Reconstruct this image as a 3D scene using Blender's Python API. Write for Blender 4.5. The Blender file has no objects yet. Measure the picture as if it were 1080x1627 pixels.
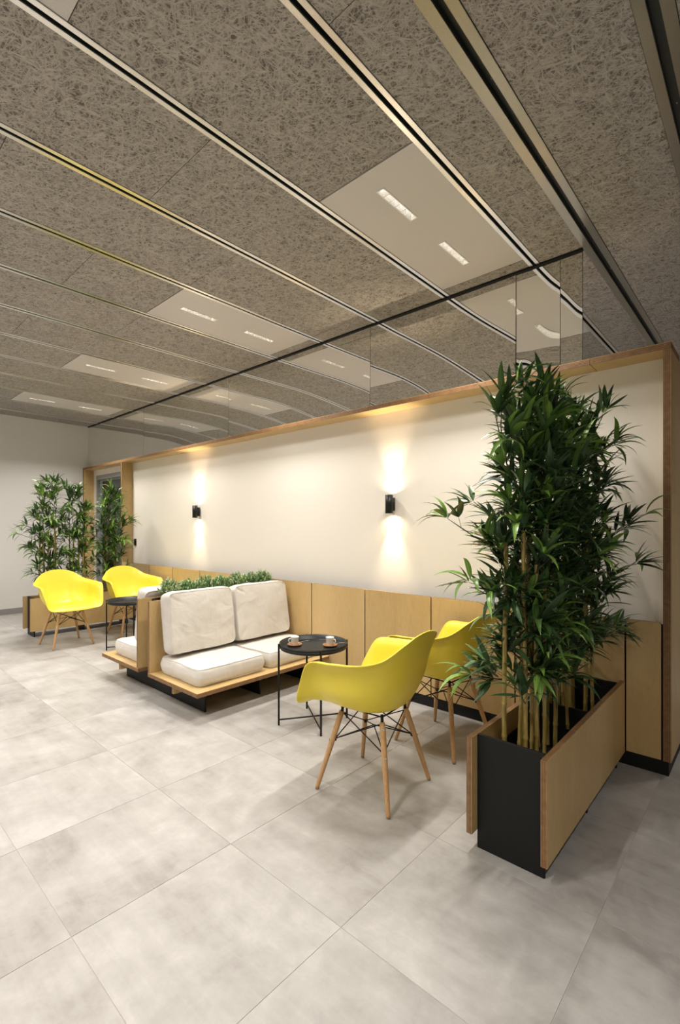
import bpy, bmesh, math, random
from mathutils import Vector, Matrix, noise
R = math.radians
SC = bpy.context.scene
COL = SC.collection

# ------------------------------------------------------------------ camera, world, light, exposure
cd = bpy.data.cameras.new('camera'); cam = bpy.data.objects.new('camera', cd); COL.objects.link(cam)
cam.location = (0, 0, 1.3); cam.rotation_euler = (R(90), 0, 0.7362162)
cd.sensor_fit = 'VERTICAL'; cd.sensor_height = 24; cd.lens = 24 * 759.1 / 1627
cd.shift_y = 23.1 / 1627; cd.clip_start = 0.05; cd.clip_end = 60
SC.camera = cam
w = bpy.data.worlds.new('world'); SC.world = w; w.use_nodes = True
w.node_tree.nodes['Background'].inputs[0].default_value = (0.85, 0.9, 1.0, 1)
w.node_tree.nodes['Background'].inputs[1].default_value = 0.0
SC.view_settings.view_transform = 'Standard'; SC.view_settings.look = 'None'
SC.view_settings.gamma = 1.0; SC.view_settings.use_curve_mapping = False
SC.view_settings.exposure = 0.0
DOWN_W = 15.0        # one strip of a ceiling light panel
SCONCE_W = 36.0       # one end of a wall lamp

# ------------------------------------------------------------------ materials
MATS = {}
def new_mat(name):
    m = bpy.data.materials.new(name); m.use_nodes = True; MATS[name] = m
    nt = m.node_tree; b = nt.nodes['Principled BSDF']
    return m, nt, b
def N(nt, t, **kw):
    n = nt.nodes.new(t)
    for k, v in kw.items():
        if k.startswith('i_'):
            n.inputs[k[2:].replace('_', ' ')].default_value = v
        else: setattr(n, k, v)
    return n
def ramp(nt, fac, stops):
    r = nt.nodes.new('ShaderNodeValToRGB')
    while len(r.color_ramp.elements) < len(stops): r.color_ramp.elements.new(0.5)
    for e, (p, c) in zip(r.color_ramp.elements, stops):
        e.position = p; e.color = (*c, 1) if len(c) == 3 else c
    nt.links.new(fac, r.inputs[0]); return r.outputs[0]
def bump(nt, b, h, s, d=0.01):
    n = N(nt, 'ShaderNodeBump'); n.inputs['Strength'].default_value = s; n.inputs['Distance'].default_value = d
    nt.links.new(h, n.inputs['Height']); nt.links.new(n.outputs[0], b.inputs['Normal']); return n
def mapped(nt, kind='Object', scale=(1, 1, 1), rot=(0, 0, 0), jitter=False):
    tc = N(nt, 'ShaderNodeTexCoord'); mp = N(nt, 'ShaderNodeMapping')
    mp.inputs['Scale'].default_value = scale; mp.inputs['Rotation'].default_value = rot
    nt.links.new(tc.outputs[kind], mp.inputs[0])
    if jitter:
        oi = N(nt, 'ShaderNodeObjectInfo'); vm = N(nt, 'ShaderNodeVectorMath', operation='SCALE')
        cb = N(nt, 'ShaderNodeCombineXYZ')
        for k in range(3): nt.links.new(oi.outputs['Random'], cb.inputs[k])
        nt.links.new(cb.outputs[0], vm.inputs[0]); vm.inputs['Scale'].default_value = 37.0
        nt.links.new(vm.outputs[0], mp.inputs['Location'])
    return mp.outputs[0]
def noise_n(nt, vec, scale, detail=4, rough=0.5, dist=0.0):
    n = N(nt, 'ShaderNodeTexNoise'); nt.links.new(vec, n.inputs['Vector'])
    n.inputs['Scale'].default_value = scale; n.inputs['Detail'].default_value = detail
    n.inputs['Roughness'].default_value = rough; n.inputs['Distortion'].default_value = dist
    return n.outputs['Fac']
def math_n(nt, op, a, b=None, clamp=False):
    n = N(nt, 'ShaderNodeMath', operation=op, use_clamp=clamp)
    for k, v in enumerate((a, b)):
        if v is None: continue
        if isinstance(v, (int, float)): n.inputs[k].default_value = v
        else: nt.links.new(v, n.inputs[k])
    return n.outputs[0]
def plain(name, col, rough=0.5, metal=0.0, grain=0.0, gscale=200, spec=None, emit=None):
    m, nt, b = new_mat(name)
    b.inputs['Base Color'].default_value = (*col, 1); b.inputs['Roughness'].default_value = rough
    b.inputs['Metallic'].default_value = metal
    if spec is not None: b.inputs['Specular IOR Level'].default_value = spec
    v = mapped(nt)
    f = noise_n(nt, v, gscale, 3)
    c = ramp(nt, f, [(0.3, tuple(x * 0.94 for x in col)), (0.7, tuple(min(1, x * 1.05) for x in col))])
    nt.links.new(c, b.inputs['Base Color'])
    if grain: bump(nt, b, f, grain, 0.002)
    if emit:
        b.inputs['Emission Color'].default_value = (*emit[0], 1); b.inputs['Emission Strength'].default_value = emit[1]
    return m

plain('white_paint', (0.78, 0.76, 0.725), 0.6, grain=0.15, gscale=300)
plain('recess_paint', (0.87, 0.82, 0.735), 0.42, grain=0.05, gscale=250)
plain('grey_skirting', (0.30, 0.285, 0.27), 0.5)
plain('black_metal', (0.010, 0.0105, 0.010), 0.4, 0.0, grain=0.05, gscale=400, spec=0.3)
plain('black_board', (0.010, 0.0105, 0.010), 0.55, 0.0, grain=0.05, gscale=300, spec=0.25)
plain('gap_black', (0.006, 0.006, 0.006), 0.8)
plain('channel_black', (0.03, 0.033, 0.03), 0.35, 0.0)
plain('aluminium', (0.80, 0.78, 0.75), 0.28, 1.0)
plain('dark_aluminium', (0.36, 0.34, 0.29), 0.3, 1.0)
plain('chrome', (0.92, 0.92, 0.92), 0.32, 1.0)
plain('lamp_panel', (0.58, 0.545, 0.52), 0.45)
plain('louvre_white', (0.85, 0.83, 0.8), 0.3)
plain('lens', (0.9, 0.9, 0.9), 0.4, emit=((1, 0.95, 0.88), 60.0))
plain('sconce_lens', (0.9, 0.9, 0.9), 0.4, emit=((1, 0.8, 0.5), 30.0))
plain('yellow_shell', (0.86, 0.70, 0.055), 0.33, grain=0.05, gscale=500)
plain('porcelain', (0.82, 0.81, 0.78), 0.15)
plain('cork_wood', (0.42, 0.19, 0.07), 0.55)
plain('coffee', (0.03, 0.012, 0.005), 0.1)
plain('steel', (0.7, 0.7, 0.7), 0.2, 1.0)
plain('door_grey', (0.30, 0.31, 0.31), 0.4)
plain('soil', (0.02, 0.016, 0.012), 0.9, grain=0.8, gscale=60)
plain('twig', (0.035, 0.05, 0.02), 0.6)

def m_mirror():
    m, nt, b = new_mat('mirror_glass')
    b.inputs['Base Color'].default_value = (0.90, 0.90, 0.885, 1); b.inputs['Metallic'].default_value = 1.0
    b.inputs['Roughness'].default_value = 0.0
m_mirror()
def m_glass():
    m, nt, b = new_mat('dark_glass')
    b.inputs['Base Color'].default_value = (0.035, 0.04, 0.04, 1); b.inputs['Roughness'].default_value = 0.06
m_glass()

def m_ply():
    m, nt, b = new_mat('birch_ply')
    v = mapped(nt, 'Object', (1, 1, 0.22), jitter=True)
    big = noise_n(nt, v, 2.2, 4, 0.55, 0.6)
    fine = noise_n(nt, mapped(nt, 'Object', (60, 60, 5), jitter=True), 4, 4, 0.6)
    fig = noise_n(nt, mapped(nt, 'Object', (9, 9, 2.5), jitter=True), 3, 3, 0.6, 1.5)
    s = math_n(nt, 'ADD', math_n(nt, 'MULTIPLY', big, 0.55), math_n(nt, 'ADD', math_n(nt, 'MULTIPLY', fine, 0.2), math_n(nt, 'MULTIPLY', fig, 0.25)))
    c = ramp(nt, s, [(0.30, (0.47, 0.305, 0.12)), (0.5, (0.58, 0.405, 0.18)), (0.72, (0.66, 0.48, 0.235))])
    nt.links.new(c, b.inputs['Base Color']); b.inputs['Roughness'].default_value = 0.42
    bump(nt, b, fine, 0.05, 0.002)
m_ply()
def m_edge(axis):
    m, nt, b = new_mat('ply_edge_' + 'xyz'[axis])
    tc = N(nt, 'ShaderNodeTexCoord'); sp = N(nt, 'ShaderNodeSeparateXYZ'); nt.links.new(tc.outputs['Generated'], sp.inputs[0])
    c = ramp(nt, sp.outputs[axis], [(0.0, (0.42, 0.24, 0.09)), (0.1, (0.13, 0.06, 0.025)), (0.22, (0.36, 0.19, 0.075)), (0.34, (0.12, 0.055, 0.022)),
                                    (0.46, (0.38, 0.21, 0.085)), (0.54, (0.10, 0.045, 0.018)), (0.66, (0.36, 0.19, 0.075)), (0.78, (0.13, 0.06, 0.025)), (0.9, (0.40, 0.23, 0.09))])
    f = noise_n(nt, mapped(nt), 45, 3)
    mx = N(nt, 'ShaderNodeMix', data_type='RGBA', blend_type='MULTIPLY'); mx.inputs[0].default_value = 0.6
    nt.links.new(c, mx.inputs[6]); nt.links.new(ramp(nt, f, [(0.3, (0.6, 0.6, 0.6)), (0.7, (1.2, 1.2, 1.2))]), mx.inputs[7])
    nt.links.new(mx.outputs[2], b.inputs['Base Color']); b.inputs['Roughness'].default_value = 0.6
for a in range(3): m_edge(a)
def m_beech():
    m, nt, b = new_mat('beech_leg')
    f = noise_n(nt, mapped(nt, 'Object', (30, 30, 2.5), jitter=True), 5, 4, 0.6, 0.5)
    nt.links.new(ramp(nt, f, [(0.3, (0.46, 0.25, 0.10)), (0.7, (0.60, 0.37, 0.17))]), b.inputs['Base Color'])
    b.inputs['Roughness'].default_value = 0.42
m_beech()
def m_floor():
    m, nt, b = new_mat('stone_tile')
    v = mapped(nt, 'Object', (1, 1, 1), jitter=True)
    big = noise_n(nt, v, 2.6, 6, 0.62, 0.5)
    mid = noise_n(nt, v, 9, 6, 0.7, 0.3)
    st = noise_n(nt, mapped(nt, 'Object', (0.6, 5, 1), (0, 0, 0.3), jitter=True), 3.0, 5, 0.65, 0.4)
    oi = N(nt, 'ShaderNodeObjectInfo')
    s = math_n(nt, 'ADD', math_n(nt, 'MULTIPLY', big, 0.5), math_n(nt, 'ADD', math_n(nt, 'MULTIPLY', mid, 0.3), math_n(nt, 'MULTIPLY', st, 0.2)))
    s = math_n(nt, 'ADD', s, math_n(nt, 'MULTIPLY', math_n(nt, 'SUBTRACT', oi.outputs['Random'], 0.5), 0.05))
    c = ramp(nt, s, [(0.36, (0.27, 0.252, 0.23)), (0.46, (0.355, 0.336, 0.312)), (0.55, (0.415, 0.396, 0.372)), (0.66, (0.51, 0.49, 0.464))])
    nt.links.new(c, b.inputs['Base Color'])
    nt.links.new(ramp(nt, mid, [(0.3, (0.36,) * 3), (0.7, (0.52,) * 3)]), b.inputs['Roughness'])
    b.inputs['Specular IOR Level'].default_value = 0.4
    bump(nt, b, mid, 0.06, 0.003)
m_floor()
plain('grout', (0.46, 0.42, 0.37), 0.8)
def m_woodwool():
    m, nt, b = new_mat('wood_wool')
    # strands: the zero lines of several stretched, warped noises
    total = None
    for k, (rot, sc) in enumerate([(0.2, 40), (1.25, 46), (2.2, 37), (2.9, 52), (0.8, 58), (1.75, 43), (2.55, 48)]):
        v = mapped(nt, 'Object', (1.0, 1.0, 1), (0, 0, rot), jitter=True)
        m2 = N(nt, 'ShaderNodeMapping'); m2.inputs['Scale'].default_value = (1.0, 0.22, 1); nt.links.new(v, m2.inputs[0]); v = m2.outputs[0]
        f = noise_n(nt, v, sc, 1.5, 0.5, 0.6)
        r = math_n(nt, 'ABSOLUTE', math_n(nt, 'SUBTRACT', f, 0.5))
        line = math_n(nt, 'SUBTRACT', 1.0, math_n(nt, 'MULTIPLY', r, 19.0), clamp=True)
        total = line if total is None else math_n(nt, 'MAXIMUM', total, math_n(nt, 'MULTIPLY', line, (0.7, 1.0, 0.85)[k % 3]))
    tone = noise_n(nt, mapped(nt, 'Object', jitter=True), 5, 3)
    c = ramp(nt, total, [(0.0, (0.13, 0.115, 0.098)), (0.3, (0.20, 0.18, 0.158)), (0.7, (0.365, 0.335, 0.30)), (1.0, (0.46, 0.425, 0.385))])  # dark gaps and bright strand ridges: relief shade put into the colour
    mx = N(nt, 'ShaderNodeMix', data_type='RGBA', blend_type='MULTIPLY'); mx.inputs[0].default_value = 0.5
    nt.links.new(c, mx.inputs[6]); nt.links.new(ramp(nt, tone, [(0.3, (0.85,) * 3), (0.7, (1.05,) * 3)]), mx.inputs[7])
    nt.links.new(mx.outputs[2], b.inputs['Base Color']); b.inputs['Roughness'].default_value = 0.85
    bump(nt, b, total, 0.5, 0.004)
m_woodwool()
def m_fabric():
    m, nt, b = new_mat('cream_fabric')
    v = mapped(nt)
    wv = noise_n(nt, mapped(nt, 'Object', (500, 500, 500)), 1, 2)
    wr = noise_n(nt, mapped(nt, 'Object', (1, 1, 1)), 7, 5, 0.6, 0.8)
    c = ramp(nt, wr, [(0.3, (0.64, 0.60, 0.54)), (0.7, (0.70, 0.665, 0.61))])
    nt.links.new(c, b.inputs['Base Color']); b.inputs['Roughness'].default_value = 0.9
    b.inputs['Sheen Weight'].default_value = 0.2
    h = math_n(nt, 'ADD', math_n(nt, 'MULTIPLY', wv, 0.02), wr)
    bump(nt, b, h, 0.35, 0.02)
m_fabric()
def m_leaf(name, edge, mid):
    m, nt, b = new_mat(name)
    uv = N(nt, 'ShaderNodeTexCoord'); sp = N(nt, 'ShaderNodeSeparateXYZ'); nt.links.new(uv.outputs['UV'], sp.inputs[0])
    d = math_n(nt, 'ABSOLUTE', math_n(nt, 'SUBTRACT', sp.outputs[0], 0.5))
    c = ramp(nt, d, [(0.03, mid), (0.14, edge), (0.32, tuple(0.5 * (a + q) for a, q in zip(mid, edge))), (0.5, edge)])
    g = N(nt, 'ShaderNodeNewGeometry'); oi = N(nt, 'ShaderNodeObjectInfo')
    r = math_n(nt, 'FRACT', math_n(nt, 'ADD', g.outputs['Random Per Island'], oi.outputs['Random']))
    hs = N(nt, 'ShaderNodeHueSaturation'); nt.links.new(c, hs.inputs['Color'])
    nt.links.new(math_n(nt, 'ADD', 0.65, math_n(nt, 'MULTIPLY', r, 0.7)), hs.inputs['Value'])
    nt.links.new(hs.outputs[0], b.inputs['Base Color'])
    b.inputs['Roughness'].default_value = 0.36; b.inputs['Specular IOR Level'].default_value = 0.45
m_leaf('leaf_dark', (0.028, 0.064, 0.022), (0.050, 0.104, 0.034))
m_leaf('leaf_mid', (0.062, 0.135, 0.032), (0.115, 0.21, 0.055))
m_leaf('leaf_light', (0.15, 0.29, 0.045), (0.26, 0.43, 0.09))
m_leaf('shrub_green', (0.17, 0.30, 0.10), (0.25, 0.38, 0.15))
m_leaf('shrub_pale', (0.42, 0.52, 0.28), (0.50, 0.58, 0.36))
def m_cane():
    m, nt, b = new_mat('bamboo_cane')
    f = noise_n(nt, mapped(nt, 'Object', (40, 40, 4), jitter=True), 3, 4)
    nt.links.new(ramp(nt, f, [(0.3, (0.27, 0.19, 0.045)), (0.55, (0.42, 0.31, 0.09)), (0.75, (0.50, 0.38, 0.13))]), b.inputs['Base Color'])
    b.inputs['Roughness'].default_value = 0.3
m_cane()
plain('cane_node', (0.06, 0.042, 0.012), 0.4)

# ------------------------------------------------------------------ helpers
def link_mesh(name, me, mats, parent=None, loc=None, smooth=False):
    o = bpy.data.objects.new(name, me); COL.objects.link(o)
    for m in mats: me.materials.append(MATS[m])
    if smooth:
        for p in me.polygons: p.use_smooth = True
    if parent is not None: o.parent = parent
    if loc is not None: o.location = loc
    return o
def obj(name, bm, mats, parent=None, loc=None, smooth=False):
    me = bpy.data.meshes.new(name); bm.normal_update(); bm.to_mesh(me); bm.free()
    if isinstance(mats, str): mats = [mats]
    return link_mesh(name, me, mats, parent, loc, smooth)
def inst(name, src, parent, loc, rot=None, label=None):
    o = bpy.data.objects.new(name, src.data if hasattr(src, 'data') else src); COL.objects.link(o)
    o.parent = parent; o.location = loc
    if rot is not None: o.rotation_euler = rot
    return o
def tag(o, label=None, cat=None, group=None, kind=None):
    if label: o['label'] = label
    if cat: o['category'] = cat
    if group: o['group'] = group
    if kind: o['kind'] = kind
    return o
def empty(name, loc, rz=0, label=None, cat=None, group=None):
    o = bpy.data.objects.new(name, None); COL.objects.link(o); o.location = loc; o.rotation_euler = (0, 0, rz)
    o.empty_display_size = 0.1
    return tag(o, label, cat, group)
def add_box(bm, x0, x1, y0, y1, z0, z1, mi=0, bev=0.0):
    r = bmesh.ops.create_cube(bm, size=1)
    vs = r['verts']
    for v in vs:
        v.co = Vector((x0 + (v.co.x + 0.5) * (x1 - x0), y0 + (v.co.y + 0.5) * (y1 - y0), z0 + (v.co.z + 0.5) * (z1 - z0)))
    fs = {f for v in vs for f in v.link_faces}
    for f in fs: f.material_index = mi
    if bev:
        es = {e for v in vs for e in v.link_edges}
        r = bmesh.ops.bevel(bm, geom=list(es), offset=bev, segments=1, affect='EDGES')
        for f in r['faces']: f.material_index = mi
    return vs
def box(name, x0, x1, y0, y1, z0, z1, mat, parent=None, bev=0.0):
    bm = bmesh.new(); c = Vector(((x0 + x1) / 2, (y0 + y1) / 2, (z0 + z1) / 2))
    add_box(bm, x0 - c.x, x1 - c.x, y0 - c.y, y1 - c.y, z0 - c.z, z1 - c.z, 0, bev)
    return obj(name, bm, mat, parent, c)
def ply(name, x0, x1, y0, y1, z0, z1, parent=None, bev=0.0012):
    d = (x1 - x0, y1 - y0, z1 - z0); ax = d.index(min(d))
    bm = bmesh.new(); c = Vector(((x0 + x1) / 2, (y0 + y1) / 2, (z0 + z1) / 2))
    add_box(bm, x0 - c.x, x1 - c.x, y0 - c.y, y1 - c.y, z0 - c.z, z1 - c.z, 0, bev)
    bm.normal_update()
    for f in bm.faces:
        f.material_index = 0 if abs(f.normal[ax]) > 0.9 else 1
    return obj(name, bm, ['birch_ply', 'ply_edge_' + 'xyz'[ax]], parent, c)
def add_tube(bm, pts, rad, seg=8, cap=True, mi=0):
    pts = [Vector(p) for p in pts]
    if not hasattr(rad, '__len__'): rad = [rad] * len(pts)
    rings = []; prev = None
    for i, p in enumerate(pts):
        if i == 0: t = pts[1] - pts[0]
        elif i == len(pts) - 1: t = pts[-1] - pts[-2]
        else: t = pts[i + 1] - pts[i - 1]
        t.normalize()
        if prev is None:
            a = Vector((0, 0, 1)) if abs(t.z) < 0.9 else Vector((1, 0, 0)); n = t.cross(a).normalized()
        else:
            n = (prev - t * prev.dot(t)).normalized()
        prev = n; bnm = t.cross(n)
        rings.append([bm.verts.new(p + (n * math.cos(2 * math.pi * k / seg) + bnm * math.sin(2 * math.pi * k / seg)) * rad[i]) for k in range(seg)])
    for a, b in zip(rings, rings[1:]):
        for k in range(seg):
            f = bm.faces.new((a[k], a[(k + 1) % seg], b[(k + 1) % seg], b[k])); f.material_index = mi; f.smooth = True
    if cap:
        f = bm.faces.new(rings[0][::-1]); f.material_index = mi
        f = bm.faces.new(rings[-1]); f.material_index = mi
def add_lathe(bm, prof, seg=32, c=(0, 0, 0), mi=0):
    c = Vector(c); rings = []
    for r, z in prof:
        if r < 1e-6: rings.append([bm.verts.new(c + Vector((0, 0, z)))])
        else: rings.append([bm.verts.new(c + Vector((r * math.cos(2 * math.pi * k / seg), r * math.sin(2 * math.pi * k / seg), z))) for k in range(seg)])
    for a, b in zip(rings, rings[1:]):
        for k in range(seg):
            k2 = (k + 1) % seg
            if len(a) == 1 and len(b) == 1: continue
            if len(a) == 1: f = bm.faces.new((a[0], b[k2], b[k]))
            elif len(b) == 1: f = bm.faces.new((a[k], a[k2], b[0]))
            else: f = bm.faces.new((a[k], a[k2], b[k2], b[k]))
            f.material_index = mi; f.smooth = True
def copy_tree(o, parent=None):
    c = o.copy(); COL.objects.link(c); c.parent = parent
    for ch in list(o.children): copy_tree(ch, c)
    return c

# ------------------------------------------------------------------ dimensions
H = 2.95                     # ceiling
XL, XR, YF, YB = -8.40, 3.0, -4.6, 7.6
FR = 2.98                    # front plane of the plywood wall
WY = 3.14                    # white recessed wall
MY = 3.07                    # mirror plane
XE = -0.39                   # right end of the plywood wall
rnd = random.Random(5)

# ------------------------------------------------------------------ floor
floor = tag(box('floor', XL - 0.1, XR + 0.1, YF - 0.1, YB + 0.1, -0.12, -0.0015, 'grout'), kind='structure')
TX, TY = 0.608, 0.600
def tile_mesh(sx, sy, name, mat, th, bev=0.0012):
    bm = bmesh.new(); add_box(bm, -sx / 2, sx / 2, -sy / 2, sy / 2, -th, 0, 0, bev)
    me = bpy.data.meshes.new(name); bm.to_mesh(me); bm.free(); me.materials.append(MATS[mat]); return me
tm = tile_mesh(TX - 0.0018, TY - 0.0018, 'tile', 'stone_tile', 0.012, 0.0004)
rest = bmesh.new()
for i in range(-14, 7):
    for j in range(-8, 13):
        x0 = -0.43 + TX * i; x1 = x0 + TX; y0 = -0.05 + TY * j; y1 = y0 + TY
        if x1 < XL + 0.02 or x0 > XR - 0.02: continue
        cx0, cx1 = max(x0, XL), min(x1, XR)
        vis = y1 > -0.06 and x0 < 0.2 and y1 < 5.0 and not (y0 > 3.2 and x1 < -0.5) and cx1 - cx0 > TX - 0.01
        if vis:
            o = inst('tile', tm, floor, (0, 0, 0)); o.location = Vector(((x0 + x1) / 2, (y0 + y1) / 2, 0)) - floor.location
        else:
            add_box(rest, cx0 + 0.001, cx1 - 0.001, y0 + 0.001, y1 - 0.001, -0.012, 0)
o = obj('outer_tiles', rest, 'stone_tile', floor); o.location = -floor.location; o['kind'] = 'stuff'

# ------------------------------------------------------------------ ceiling: wood wool tiles, rails
ceil_ = tag(box('ceiling', XL - 0.1, XR + 0.1, YF - 0.1, YB + 0.1, H + 0.05, H + 0.15, 'gap_black'), kind='structure')
off = -ceil_.location
STEP = 0.626; X0 = -1.113
ch = [X0 - STEP * k for k in range(12)]           # narrow rails
rails = [(x - 0.031, x + 0.031, 0.022, 0.022, 'aluminium') for x in ch]
rails += [(-0.835, -0.728, 0.042, 0.036, 'dark_aluminium'), (-0.333, -0.227, 0.036, 0.038, 'dark_aluminium'),
          (0.30, 0.36, 0.02, 0.02, 'dark_aluminium'), (0.93, 0.99, 0.02, 0.02, 'dark_aluminium'), (1.56, 1.62, 0.02, 0.02, 'dark_aluminium'), (2.19, 2.25, 0.02, 0.02, 'dark_aluminium')]
rails.sort()
def rail(x0, x1, lw, rw, mat, y0, y1):
    bm = bmesh.new()
    add_box(bm, x0, x0 + lw, y0, y1, H - 0.004, H + 0.03, 0, 0.001)
    add_box(bm, x1 - rw, x1, y0, y1, H - 0.004, H + 0.03, 0, 0.001)
    add_box(bm, x0 + lw - 0.001, x1 - rw + 0.001, y0, y1, H + 0.024, H + 0.03, 1)
    add_box(bm, x0 + lw - 0.001, x0 + lw + 0.0005, y0, y1, H + 0.001, H + 0.03, 1)
    add_box(bm, x1 - rw - 0.0005, x1 - rw + 0.001, y0, y1, H + 0.001, H + 0.03, 1)
    # small screw heads in the groove
    yy = y0 + 0.4
    while yy < y1:
        add_lathe(bm, [(0.004, 0.0), (0.003, -0.004), (0, -0.005)], 8, ((x0 + lw + x1 - rw) / 2, yy, H + 0.024), 0); yy += 0.59
    o = obj('ceiling_rail', bm, [mat, 'channel_black'], ceil_); o.location = off
for r in rails:
    if r[0] < -0.9:
        rail(*r, YF, MY - 0.016); rail(*r, MY + 0.02, YB)
    else: rail(*r, YF, YB)
tcache = {}
def ctile(x0, x1, y0, y1):
    key = (round(x1 - x0, 3), round(y1 - y0, 3))
    if key not in tcache: tcache[key] = tile_mesh(key[0], key[1], 'ceiling_tile', 'wood_wool', -0.025, 0)
    o = inst('ceiling_tile', tcache[key], ceil_, Vector(((x0 + x1) / 2, (y0 + y1) / 2, H)) + off)
# rows between rails
edges = [XL] + [v for r in rails for v in (r[0], r[1])] + [XR]
rows = [(edges[i], edges[i + 1]) for i in range(0, len(edges), 2)]
LUM_X = {0: 'a', 3: 'b', 6: 'c', 9: 'd'}
lum_rows = []
for (a, b) in rows:
    if b - a < 0.05: continue
    k = round((X0 - 0.031 - b) / STEP) if b < X0 + 0.01 else None      # row number counted leftwards from the first narrow rail
    is_l = k in (0, 3, 6, 9)
    if is_l: lum_rows.append((a, b, k))
    behind = a > -0.9
    base = (1.73 if (k is not None and k % 2 == 0 or is_l) else 1.14)
    if a > -0.75: base = 2.415
    js = sorted({round(base + 1.18 * q, 3) for q in range(-7, 6)})
    if k is None and a < -0.6 and a > -1.1: js = [-2.4, -1.22, -0.04, 1.14, 2.335, 3.77, 4.95, 6.1]
    if -0.74 < a < -0.6: js = [-3.75, -1.695, 0.36, 2.415, 4.47, 6.525]
    js = [YF] + [j for j in js if YF + 0.05 < j < YB - 0.05] + [YB]
    spans = []
    for y0, y1 in zip(js, js[1:]): spans.append((y0, y1))
    if is_l:
        spans = [(YF, -3.03), (-1.83, -0.65), (0.56, 1.14), (1.14, 1.725), (2.955, MY - 0.018), (MY + 0.02, 3.188), (4.412, 5.6), (5.6, YB)]
        if k == 0: spans = [(YF, -3.03), (-1.83, -0.65), (0.56, 1.725), (2.955, MY - 0.018), (MY + 0.02, 3.188), (4.412, 5.6), (5.6, YB)]
    if abs(a - 0.36) < 0.01: spans = [(YF, -3.03), (-1.83, -0.65), (0.56, 1.73), (1.73, 2.95), (2.95, 4.2), (5.4, YB)]
    for (y0, y1) in spans:
        g = 0.0015
        if not behind and y0 < MY - 0.03 < y1:
            ctile(a + g, b - g, y0 + g, MY - 0.018)
            if y1 > MY + 0.05: ctile(a + g, b - g, MY + 0.02, y1 - g)
            continue
        ctile(a + g, b - g, y0 + g, y1 - g)

# ------------------------------------------------------------------ ceiling light panels
def lum_panel(x0, x1, y0, y1, label, lit=1.0, group='ceiling light panels'):
    cx, cy = (x0 + x1) / 2, (y0 + y1) / 2
    t = empty('ceiling_light_panel', (cx, cy, H), 0, label, 'ceiling light', group)
    hx, hy = (x1 - x0) / 2 - 0.0015, (y1 - y0) / 2 - 0.0015
    sw, sl = 0.019, 0.148            # half size of a louvre strip
    ys = (-0.325, 0.262)
    bm = bmesh.new()
    # sheet with two slots
    cuts = [-hy]
    for c in ys: cuts += [c - sl, c + sl]
    cuts.append(hy)
    for a, b in ((0, 1), (2, 3), (4, 5)): add_box(bm, -hx, hx, cuts[a], cuts[b], 0, 0.02)
    for a, b in ((1, 2), (3, 4)):
        add_box(bm, -hx, -sw, cuts[a], cuts[b], 0, 0.02); add_box(bm, sw, hx, cuts[a], cuts[b], 0, 0.02)
    obj('panel', bm, 'lamp_panel', t)
    for c in ys:
        bm = bmesh.new()
        add_box(bm, -sw - 0.004, -sw + 0.002, c - sl - 0.004, c + sl + 0.004, -0.003, 0.004, 0)
        add_box(bm, sw - 0.002, sw + 0.004, c - sl - 0.004, c + sl + 0.004, -0.003, 0.004, 0)
        n = 6; L = 2 * sl / n
        for q in range(n + 1):
            y = c - sl + L * q; add_box(bm, -sw, sw, y - 0.003, y + 0.003, -0.003, 0.006, 0)
        s = obj('louvre_strip', bm, 'louvre_white', t)
        bm = bmesh.new()
        for q in range(n):          # faceted chrome cone in every cell
            y = c - sl + L * (q + 0.5); a, b2 = sw - 0.001, L / 2 - 0.002; h = 0.022; ai, bi = 0.007, 0.007
            o4 = [bm.verts.new((sx * a, y + sy * b2, 0.0)) for sx, sy in ((-1, -1), (1, -1), (1, 1), (-1, 1))]
            i4 = [bm.verts.new((sx * ai, y + sy * bi, h)) for sx, sy in ((-1, -1), (1, -1), (1, 1), (-1, 1))]
            for e in range(4): bm.faces.new((o4[e], i4[e], i4[(e + 1) % 4], o4[(e + 1) % 4]))
        obj('reflector', bm, 'louvre_white', s)
        bm = bmesh.new()
        for q in range(n):
            y = c - sl + L * (q + 0.5); add_box(bm, -0.0075, 0.0075, y - 0.0045, y + 0.0095, 0.0215, 0.026)
        obj('socket', bm, 'gap_black', s)
        bm = bmesh.new()
        for q in range(n):
            y = c - sl + L * (q + 0.5); add_box(bm, -0.0075, 0.0075, y - 0.0095, y - 0.0047, 0.0205, 0.025)
        obj('led_lens', bm, 'lens', s)
        ld = bpy.data.lights.new('strip_light', 'AREA'); ld.shape = 'RECTANGLE'; ld.size = 2 * sw; ld.size_y = 2 * sl
        ld.energy = DOWN_W * lit; ld.color = (1.0, 0.955, 0.90); ld.spread = R(130)
        lo = bpy.data.objects.new('strip_light', ld); COL.objects.link(lo); lo.parent = t; lo.location = (0, c, -0.006)
pl = ['white ceiling light panel with two louvre strips, nearest the viewer, above the yellow chairs by the big bamboo',
      'white ceiling light panel above the middle of the sofa, second from the big bamboo end',
      'white ceiling light panel with two glowing strips, between the sofa and the far bamboo, third from the front',
      'smallest and farthest white ceiling light panel, next to the left white wall']
for a, b, k in lum_rows:
    lum_panel(a, b, 1.73, 2.952, pl[k // 3])
    lum_panel(a, b, 3.19, 4.41, 'white ceiling light panel added beyond the mirror band to brighten the passage behind the plywood wall', 1.15)  # added panels, brighten the passage ceiling to match the mirrored one
    for (y0, y1, nm) in ((-0.65, 0.56, 'second'), (-3.03, -1.83, 'third')):
        if k == 0 and nm == 'second': lb = 'white ceiling light panel cut off by the top left edge of the picture'
        else: lb = 'unseen white ceiling light panel added right of the viewer to brighten the planter side'
        lum_panel(a, b, y0, y1, lb)

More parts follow.
